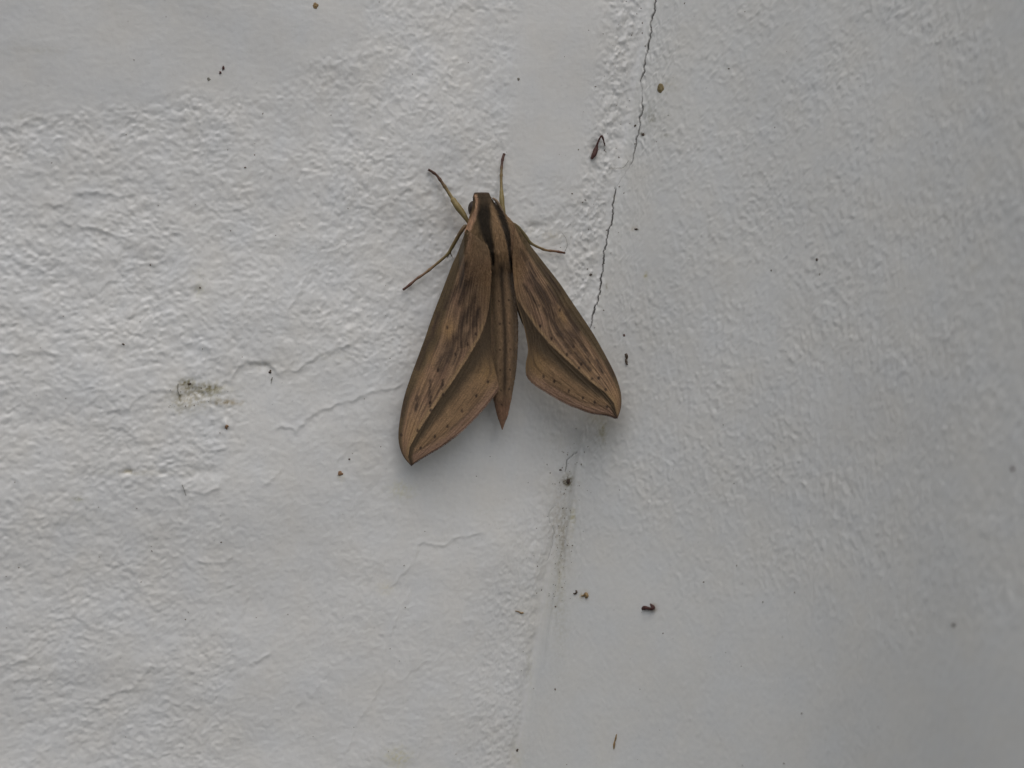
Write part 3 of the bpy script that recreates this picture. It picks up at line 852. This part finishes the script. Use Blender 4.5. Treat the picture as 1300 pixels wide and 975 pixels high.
def tube(name, pts, rad, mat, parent, cols=None, n=150, k=10, origin=None, extra=None):
    """tapered tube through 3-D points; rad and cols are sampled along it"""
    P = spline(pts, n)
    f = np.linspace(0, 1, n)
    rr = np.interp(f, [q[0] for q in rad], [q[1] for q in rad])
    if name == 'leg':
        rr = rr * (1 + .22 * sst(f, .5, .6) * np.abs(np.sin(f * 26)) ** 6 + .10 * perlin(f * 14, f * 0 + 2, 7))
    T = np.gradient(P, axis=0); T /= np.linalg.norm(T, axis=1)[:, None] + 1e-12
    ref = NL
    A = np.cross(T, ref); A /= np.linalg.norm(A, axis=1)[:, None] + 1e-9
    B = np.cross(A, T)
    th = np.linspace(0, 2 * np.pi, k, endpoint=False)
    V = P[:, None, :] + rr[:, None, None] * (np.cos(th)[None, :, None] * A[:, None, :] + np.sin(th)[None, :, None] * B[:, None, :])
    V = V.reshape(-1, 3)
    i = np.arange(n - 1)[:, None] * k; j = np.arange(k)[None, :]; j2 = (j + 1) % k
    F = [tuple(int(z) for z in q) for q in np.stack([(i + j).ravel(), (i + j2).ravel(), (i + k + j2).ravel(), (i + k + j).ravel()], 1)]
    F.append(tuple(range(k))[::-1]); F.append(tuple((n - 1) * k + q for q in range(k)))
    C = None
    if cols:
        cf = np.stack([np.interp(f, [c[0] for c in cols], [c[1][q] for c in cols]) for q in range(3)], 1)
        C = np.repeat(lin(cf) * KALB, k, axis=0)
    if extra:
        for epts, er in extra:
            m = len(V)
            Q = spline(epts, 12); tt = np.gradient(Q, axis=0); tt /= np.linalg.norm(tt, axis=1)[:, None]
            a = np.cross(tt, ref); a /= np.linalg.norm(a, axis=1)[:, None]; b = np.cross(a, tt)
            re = np.linspace(er, er * .35, 12)
            W = (Q[:, None, :] + re[:, None, None] * (np.cos(th)[None, :, None] * a[:, None, :] + np.sin(th)[None, :, None] * b[:, None, :])).reshape(-1, 3)
            V = np.vstack([V, W])
            for ii in range(11):
                for jj in range(k):
                    F.append((m + ii * k + jj, m + ii * k + (jj + 1) % k, m + (ii + 1) * k + (jj + 1) % k, m + (ii + 1) * k + jj))
            F.append(tuple(m + 11 * k + q for q in range(k)))
            if C is not None:
                C = np.vstack([C, np.repeat(C[n // 2][None], 12 * k, 0)])
    return mesh_from(name, V, F, C, mat, parent, origin=origin)


def ground_h(u, v):
    s, t = px_to_wall(np.float64(u), np.float64(v))
    return float(height(np.array([s]), np.array([t]))[0][0])


def leg(pts, rad, cols, spurs=()):
    """pts: (u, v, height above the wall's own surface)"""
    Q = [on_left(np.float64(a), np.float64(b), np.float64(max(c + ground_h(a, b), c))) for a, b, c in pts]
    ex = [([on_left(np.float64(a), np.float64(b), np.float64(c + ground_h(a, b))) for a, b, c in sp], r) for sp, r in spurs]
    return tube('leg', Q, rad, M_leg, moth, cols, origin=ROOT, extra=ex)


OLV, BRN, RED = (100, 88, 56), (84, 68, 46), (58, 34, 26)
leg([(597, 286, 3.4), (593, 279.5, 3.2), (587.5, 271, 2.8), (580, 261, 2.3), (574, 251.8, 1.7), (566, 239, 1.2), (555.6, 224, .7), (549, 218.4, .4), (543.6, 215.2, .2)],
    [(0, .28), (.08, .32), (.2, .48), (.34, .52), (.44, .44), (.47, .27), (.6, .26), (.8, .24), (.86, .2), (1, .2)], [(0, BRN), (.1, OLV), (.45, (112, 98, 62)), (.62, (96, 82, 54)), (.8, (70, 48, 36)), (1, RED)])
leg([(641, 278, 3.4), (639.2, 268, 3.2), (637.4, 257, 2.8), (636.8, 246, 2.3), (636.3, 230, 1.5), (636.6, 216, .9), (637.3, 207, .6), (638.6, 200, .35), (640.2, 195.4, .2)],
    [(0, .26), (.1, .33), (.28, .40), (.40, .33), (.44, .23), (.7, .22), (.9, .20), (1, .24)], [(0, BRN), (.12, OLV), (.4, (106, 94, 58)), (.75, (92, 76, 50)), (.84, (64, 40, 32)), (1, RED)])
leg([(598, 291, 3.4), (591, 287.5, 3.6), (586, 293, 3.6), (580, 303, 3.0), (573.5, 314.5, 2.3), (568.5, 322.5, 1.8), (559, 331, 1.2), (550, 338.5, .8), (538, 348, .5), (529, 354, .35), (519, 362.5, .25), (511.6, 368, .2)],
    [(0, .3), (.07, .34), (.14, .30), (.40, .27), (.44, .22), (.75, .19), (1, .2)], [(0, BRN), (.15, BRN), (.4, OLV), (.7, (104, 82, 58)), (.9, (78, 52, 40)), (1, RED)],
    [([(569.5, 321, 2.0), (569, 325, 1.7), (567.5, 328, 1.4)], .12), ([(571.5, 320, 2.0), (573, 324, 1.7), (574.5, 327, 1.5)], .12)])
leg([(648, 284, 3.6), (653, 284.8, 3.6), (658, 288.8, 3.4), (663.5, 295.5, 2.9), (669, 303, 2.3), (673, 308, 1.9), (679.5, 312, 1.4), (686, 315, 1.0), (693.8, 317.8, .6), (706, 319.2, .35), (717.2, 321.2, .2)],
    [(0, .24), (.1, .27), (.3, .32), (.45, .26), (.5, .2), (.8, .19), (1, .18)], [(0, BRN), (.15, (92, 82, 56)), (.45, OLV), (.7, (104, 84, 56)), (.9, (88, 60, 44)), (1, RED)])
# hind legs folded under the wings
leg([(600, 300, 2.4), (594, 300, 2.6), (592.5, 305, 2.0), (596, 312, 1.2), (606, 330, .5), (612, 350, .3)], [(0, .3), (.4, .3), (1, .2)], [(0, BRN), (1, (64, 50, 36))])
leg([(648, 300, 2.4), (654, 306, 2.4), (660, 318, 1.6), (664, 335, .8), (668, 352, .4)], [(0, .3), (.4, .28), (1, .2)], [(0, BRN), (1, (64, 50, 36))])


def ant(pts):
    Q = [on_left(np.float64(a), np.float64(b), np.float64(c)) for a, b, c in pts]
    tube('antenna', Q, [(0, .16), (.2, .24), (.7, .27), (.92, .18), (1, .05)], M_ant, moth, origin=ROOT, n=60, k=8)


ant([(606.5, 254, 7.0), (604.8, 260, 6.8), (602.3, 266.5, 6.2), (599.3, 273.5, 5.6), (596.2, 281, 5.2), (592.6, 291, 5.0)])
ant([(625.5, 251.5, 6.2), (629.5, 254.5, 6.0), (632.2, 258, 5.8), (634.6, 262.5, 5.4), (637.4, 268, 5.0), (641, 273, 4.6)])


def eye(u, v, h, ru, rv):
    c = on_left(np.float64(u), np.float64(v), np.float64(h))
    me = bpy.data.meshes.new('eye')
    import bmesh
    bm = bmesh.new()
    bmesh.ops.create_uvsphere(bm, u_segments=28, v_segments=18, radius=1.0)
    for p in bm.verts:
        q = CR * p.co.x * ru + CU * p.co.y * rv - CF * p.co.z * ru * 1.1
        p.co = Vector((c + q - ROOT) * MM)
    bm.to_mesh(me); bm.free()
    me.polygons.foreach_set('use_smooth', [True] * len(me.polygons))
    me.materials.append(M_eye)
    o = bpy.data.objects.new('eye', me); sc.collection.objects.link(o); o.parent = moth


eye(600.6, 265, 4.9, .80, 1.22)
eye(629.6, 266, 4.4, .62, 1.2)


# ------------------------------------------------------------------ bits stuck to the walls
def bit_mat(name, col, rough=.6):
    return material(name, rough, .35, .6, 2600, .3, attr=False, colour=tuple(lin(np.array(col, float)) * 1.6), dist=0.00005)


M_red = bit_mat('dry_red_brown', (62, 38, 34)); M_dark = bit_mat('dry_dark_brown', (60, 50, 41)); M_olive = bit_mat('dry_olive', (104, 92, 62), .5)
M_tan = bit_mat('dry_tan', (118, 98, 68)); M_grey = bit_mat('dry_grey', (98, 96, 88)); M_fibre = bit_mat('grey_fibre', (110, 108, 100)); M_chip = bit_mat('chip_brown', (112, 88, 66))


def surf(u, v, lift):
    s, t = px_to_wall(np.float64(u), np.float64(v))
    return wall_point(s, t, lift)


def px_mm(u, v):
    s, t = px_to_wall(np.float64(u), np.float64(v))
    x, y, _, _ = plan(s)
    return float((y - CAM[1]) / FPX)


def curl(name, pts, rad, mat, label, cat, lift=.0, n=60, k=10, group=None):
    """a bent shred lying on the wall: pts are (u, v[, lift])"""
    sc_ = px_mm(pts[0][0], pts[0][1])
    m = max(r for _, r in rad) * sc_
    Q = [surf(p[0], p[1], (p[2] if len(p) > 2 else 0) + lift + m * .55) for p in pts]
    o = tube(name, Q, [(f, r * sc_) for f, r in rad], mat, None, n=n, k=k, origin=np.mean(Q, 0))
    wob = random.random() * 50
    me = o.data
    co = np.empty(len(me.vertices) * 3, np.float32); me.vertices.foreach_get('co', co); co = co.reshape(-1, 3)
    a = co / MM
    amp = .12 * m
    co += MM * amp * np.stack([perlin(a[:, 0] * 4 + wob, a[:, 2] * 4 + a[:, 1]), perlin(a[:, 0] * 4 + 9, a[:, 2] * 4 + wob), perlin(a[:, 1] * 4 + wob, a[:, 0] * 4 + a[:, 2])], 1)
    me.vertices.foreach_set('co', co.ravel()); me.update()
    return tag(o, label, cat, group)


def blob(name, u, v, ru, rv, th, mat, label, cat, ang=0, rough=.40, group=None, k=20, rings=8):
    """low lump with an uneven outline, stuck to the wall; ru, rv in photo pixels, th in millimetres"""
    ru *= .9; rv *= .9; th *= .75
    pm = px_mm(u, v)
    seed = random.random() * 90
    c = surf(u, v, 0)
    s0, t0 = px_to_wall(np.float64(u), np.float64(v))
    _, _, nx, ny = plan(s0)
    N = np.array([nx, ny, 0.0])
    V = []; F = []
    ca, sa = math.cos(ang), math.sin(ang)
    for r in range(rings + 1):
        f = r / rings
        for q in range(k):
            a = 2 * math.pi * q / k
            rad = 1 + rough * 1.6 * float(perlin(math.cos(a) * 1.3 + seed, math.sin(a) * 1.3, 5))
            x, y = math.cos(a) * ru * rad * f, math.sin(a) * rv * rad * f
            uu, vv = u + x * ca - y * sa, v + x * sa + y * ca
            zz = th * math.sqrt(max(0, 1 - f ** 2.4)) * (1 + .35 * float(perlin(x / 2.2 + seed, y / 2.2, 6))) - .08
            V.append(surf(uu, vv, 0) * (1 if r == rings else 0) + (c + (CR * (uu - u) - CU * (vv - v)) * pm) * (0 if r == rings else 1) + N * zz if False else surf(uu, vv, zz))
    for r in range(rings):
        for q in range(k):
            F.append((r * k + q, (r + 1) * k + q, (r + 1) * k + (q + 1) % k, r * k + (q + 1) % k))
    o = mesh_from(name, V, F, None, mat, origin=c)
    return tag(o, label, cat, group)


curl('dry_shred', [(749.5, 202, .05), (752.5, 197, .15), (756, 190, .2), (758, 181, .35), (761.5, 173.5, .6), (764.5, 180, .5), (767, 186, .2)], [(0, 1.6), (.12, 3.0), (.3, 3.2), (.42, 1.4), (.62, 1.1), (.7, 1.4), (1, .7)], M_red,
     'hooked red brown dry shred in a hollow left of the corner crack', 'debris')
curl('dry_curl', [(817, 773.5, .1), (820.5, 771.5, .2), (825, 772.5, .2), (829, 773, .3), (832, 771.5, .3), (829.5, 768.5, .3), (827.8, 767, .2)], [(0, 1.6), (.15, 2.7), (.3, 2.1), (.5, 1.9), (.75, 2.4), (1, 1.1)], M_red,
     'dark red brown curled bit on the lower right wall', 'debris')
curl('dry_stick', [(795, 449.5), (796.2, 453), (795.4, 457.5), (796.5, 463)], [(0, 1.7), (.2, 2.1), (.45, 1.2), (.75, 1.7), (1, 1.0)], M_dark, 'short dark brown rod beside the right wing edge', 'debris')
curl('splinter', [(782.8, 932), (781.6, 938), (780, 943.5), (779.2, 951)], [(0, .5), (.3, 1.1), (.5, .8), (.72, 1.5), (1, .6)], M_tan, 'thin upright tan splinter near the bottom edge of the right wall', 'debris')
curl('dry_crumb', [(738.6, 756.5), (742, 756), (744.5, 754), (746, 756.5), (744, 759)], [(0, .7), (.3, 1.3), (.55, 2.2), (.8, 1.9), (1, .9)], M_tan, 'tan brown flaky crumb at the foot of the corner, beside a small grey sickle', 'debris')
curl('grey_sickle', [(728.5, 753.5), (730.5, 753.6), (732.4, 752), (731.6, 749)], [(0, .7), (.4, 1.1), (.7, 1.2), (1, .6)], M_dark, 'tiny dark sickle shaped flake just left of the tan crumb', 'debris')
curl('fibre_scrap', [(653, 774.5), (657, 775.5), (660, 777), (663, 776.6)], [(0, .5), (.4, .7), (.8, 1.2), (1, .9)], M_tan, 'pale tan fibre scrap on the lower left wall', 'debris')
blob('olive_spot', 838.5, 112, 4.8, 7.2, .45, M_olive, 'flat oval olive brown dropping high on the wall beside the crack', 'dropping', ang=.15, rough=.1)
blob('tan_flake', 398.5, 10.5, 4.2, 4.8, .3, M_tan, 'small square tan flake at the top edge of the left wall', 'debris', rough=.2)
blob('red_grain', 282.6, 88.6, 1.9, 3.0, .4, M_red, 'upper of two touching dark red grains on the smooth upper left plaster', 'debris', ang=.3)
blob('red_grain', 278.9, 94.2, 1.7, 2.0, .4, M_red, 'lower rounder of two touching dark red grains on the smooth upper left plaster', 'debris')
blob('grey_flake', 264.5, 102.4, 2.6, 2.8, .2, M_grey, 'pale grey flake beside the two dark red grains', 'debris', ang=.8)
blob('plaster_chip', 431.6, 601.2, 4.0, 2.9, .4, M_chip, 'brown chip lodged in the left wall below a hairline ridge', 'debris', ang=-.4)
blob('dark_grain', 443.5, 583, 1.5, 1.4, .3, M_dark, 'small dark grain just above the brown chip', 'debris')
blob('dark_grain', 343.2, 472, 2.0, 2.8, .4, M_dark, 'dark grain at the right end of the shallow scoop in the left wall', 'debris', ang=.2)
blob('dark_grain', 240.6, 487.6, 2.4, 1.6, .3, M_dark, 'dark grain in the olive stained hollow of the left wall', 'debris')
blob('dark_grain', 156.5, 437, 2.2, 1.3, .3, M_dark, 'lone dark grain on the dragged plaster at far left', 'debris', ang=.3)
blob('dark_grain', 750.3, 348.6, 2.2, 2.0, .4, M_dark, 'dark grain on rough plaster between the right wing and the crack', 'debris')
blob('mould_spot', 721, 611.5, 3.2, 3.6, .3, M_dark, 'dark brown spot in the grimy corner below the moth', 'stain spot')
blob('dark_grain', 711.6, 596.6, 2.2, 1.3, .3, M_dark, 'small dark grain above the brown spot in the corner', 'debris', ang=.2)
blob('dry_fleck', 808, 291, 3.2, 1.3, .3, M_dark, 'small brown fleck right of the crack, level with the shoulder of the moth', 'debris')
blob('red_fleck', 792, 425.5, 1.7, 2.0, .25, M_red, 'tiny reddish fleck above the dark brown rod', 'debris')
blob('dark_grain', 1037, 329.5, 1.8, 2.4, .3, M_dark, 'upper dark grain on the stippled right wall', 'debris')
blob('red_fleck', 1284, 595, 2.2, 2.6, .3, M_red, 'blurred reddish speck at the right edge of the stippled wall', 'debris')
blob('dark_grain', 1205.5, 793, 2.4, 2.4, .3, M_dark, 'dark grain on the lower right wall, alone on smoother paint', 'debris')
blob('grey_flake', 656.6, 952.5, 2.0, 2.4, .25, M_dark, 'dark grey flake at the foot of the corner near the bottom edge', 'debris', ang=.4)
blob('grey_flake', 287.5, 542, 2.6, 3.2, .4, M_chip, 'brownish stone set in a bump below the olive stained hollow', 'debris')
blob('grey_flake', 657.8, 100.6, 1.8, 2.4, .25, M_grey, 'olive grey flake beside the smooth strip above the moth', 'debris')
blob('red_fleck', 816.5, 170.6, 2.0, 2.6, .3, M_dark, 'brown fleck touching the right side of the crack above the moth', 'debris')
blob('dark_grain', 806, 159.6, 2.6, 1.2, .25, M_dark, 'thin dark fleck touching the left side of the crack above the moth', 'debris', ang=-.5)
curl('fine_hair', [(716.5, 320, .2), (719, 312, .5), (717.5, 303, .5), (712.5, 295, .3)], [(0, .28), (1, .2)], M_fibre, 'fine grey hair rising from the tip of the right middle leg', 'hair', k=6)
curl('fine_hair', [(772, 213.5, .15), (785, 213.8, .3), (793, 212.6, .3), (799, 204, .15)], [(0, .35), (1, .25)], M_fibre, 'fine grey hair under the hooked red brown shred', 'hair', k=6)
curl('fine_hair', [(231, 615, .1), (233.4, 621, .25), (236, 629, .1)], [(0, .4), (1, .3)], M_grey, 'short dark hair crossing a ridge on the lower left wall', 'hair', k=6)
curl('fine_hair', [(226, 487, .1), (225.5, 496, .2), (229, 503, .1)], [(0, .5), (1, .3)], M_grey, 'short hair along the left side of the olive stained hollow', 'hair', k=6)
curl('fine_hair', [(1044 - 700, 483, .1), (346, 479, .2), (344, 487, .1)], [(0, .35), (1, .3)], M_grey, 'short hair hanging below the grain of the shallow scoop', 'hair', k=6)


# countless tiny flecks of dirt, one object
def flecks():
    V = []; F = []
    spots = []
    for _ in range(170):
        spots.append((rng.uniform(0, 1300), rng.uniform(0, 975), rng.uniform(.35, .9)))
    for _ in range(90):
        v = rng.uniform(560, 770); spots.append((722 - (v - 600) * .14 + rng.normal(0, 14), v, rng.uniform(.4, 1.1)))
    for _ in range(45):
        v = rng.uniform(0, 420); spots.append((815 - v * .16 + rng.normal(0, 22), v, rng.uniform(.45, 1.2)))
    for _ in range(18):
        spots.append((rng.normal(245, 22), rng.normal(500, 14), rng.uniform(.4, 1.0)))
    for u, v, r in [(333, 145, 1.1), (323, 197, 1.1), (311, 213, 1.3), (280 + 153, 0, 1), (208, 4, 1.2), (191, 336, 1.2), (254, 365, 1.5), (925, 87, 1.6), (978, 343, 1.4), (1040, 348, 1.4), (934, 718, 1.2), (893, 739, 1.3), (966, 764, 1.3), (1005, 752, 1.2), (1009, 905, 1.3), (985, 969, 1.3), (705, 875, 1.5), (842, 804, 1.1), (706, 770, 1.3), (513, 718, .9), (281, 689, 1.2), (193, 701, 1.1), (23, 723, 1.1), (236, 789, 1.0), (756, 110, 1.1), (734, 190, 1.0), (726, 246, 1.3)]:
        spots.append((u, v, r))
    a = np.array(spots)
    s, t = px_to_wall(a[:, 0], a[:, 1])
    x, y, nx, ny = plan(s)
    h = height(s, t)[0]
    for k in range(len(a)):
        pm = (y[k] - CAM[1]) / FPX * a[k, 2]
        N = np.array([nx[k], ny[k], 0.0]); Tn = np.array([-ny[k], nx[k], 0.0])
        c = np.array([x[k], y[k], t[k]]) + N * h[k]
        an = rng.uniform(0, 3.14); el = rng.uniform(.6, 1.5)
        e1 = Tn * math.cos(an) + np.array([0, 0, 1]) * math.sin(an); e2 = -Tn * math.sin(an) + np.array([0, 0, 1]) * math.cos(an)
        b = len(V)
        for q in range(7):
            w_ = 2 * math.pi * q / 7; j = rng.uniform(.75, 1.25)
            V.append(c + (e1 * math.cos(w_) * el + e2 * math.sin(w_) / el) * pm * j - N * .05)
        for q in range(7):
            w_ = 2 * math.pi * q / 7; j = rng.uniform(.5, .7)
            V.append(c + (e1 * math.cos(w_) * el + e2 * math.sin(w_) / el) * pm * j + N * pm * .5)
        for q in range(7):
            F.append((b + q, b + (q + 1) % 7, b + 7 + (q + 1) % 7, b + 7 + q))
        F.append(tuple(b + 7 + q for q in range(7)))
    o = mesh_from('dirt_flecks', V, F, None, bit_mat('dust_brown', (84, 73, 61)))
    o['kind'] = 'stuff'
    tag(o, 'countless tiny dark flecks of dirt scattered over both white walls', 'dirt')


flecks()
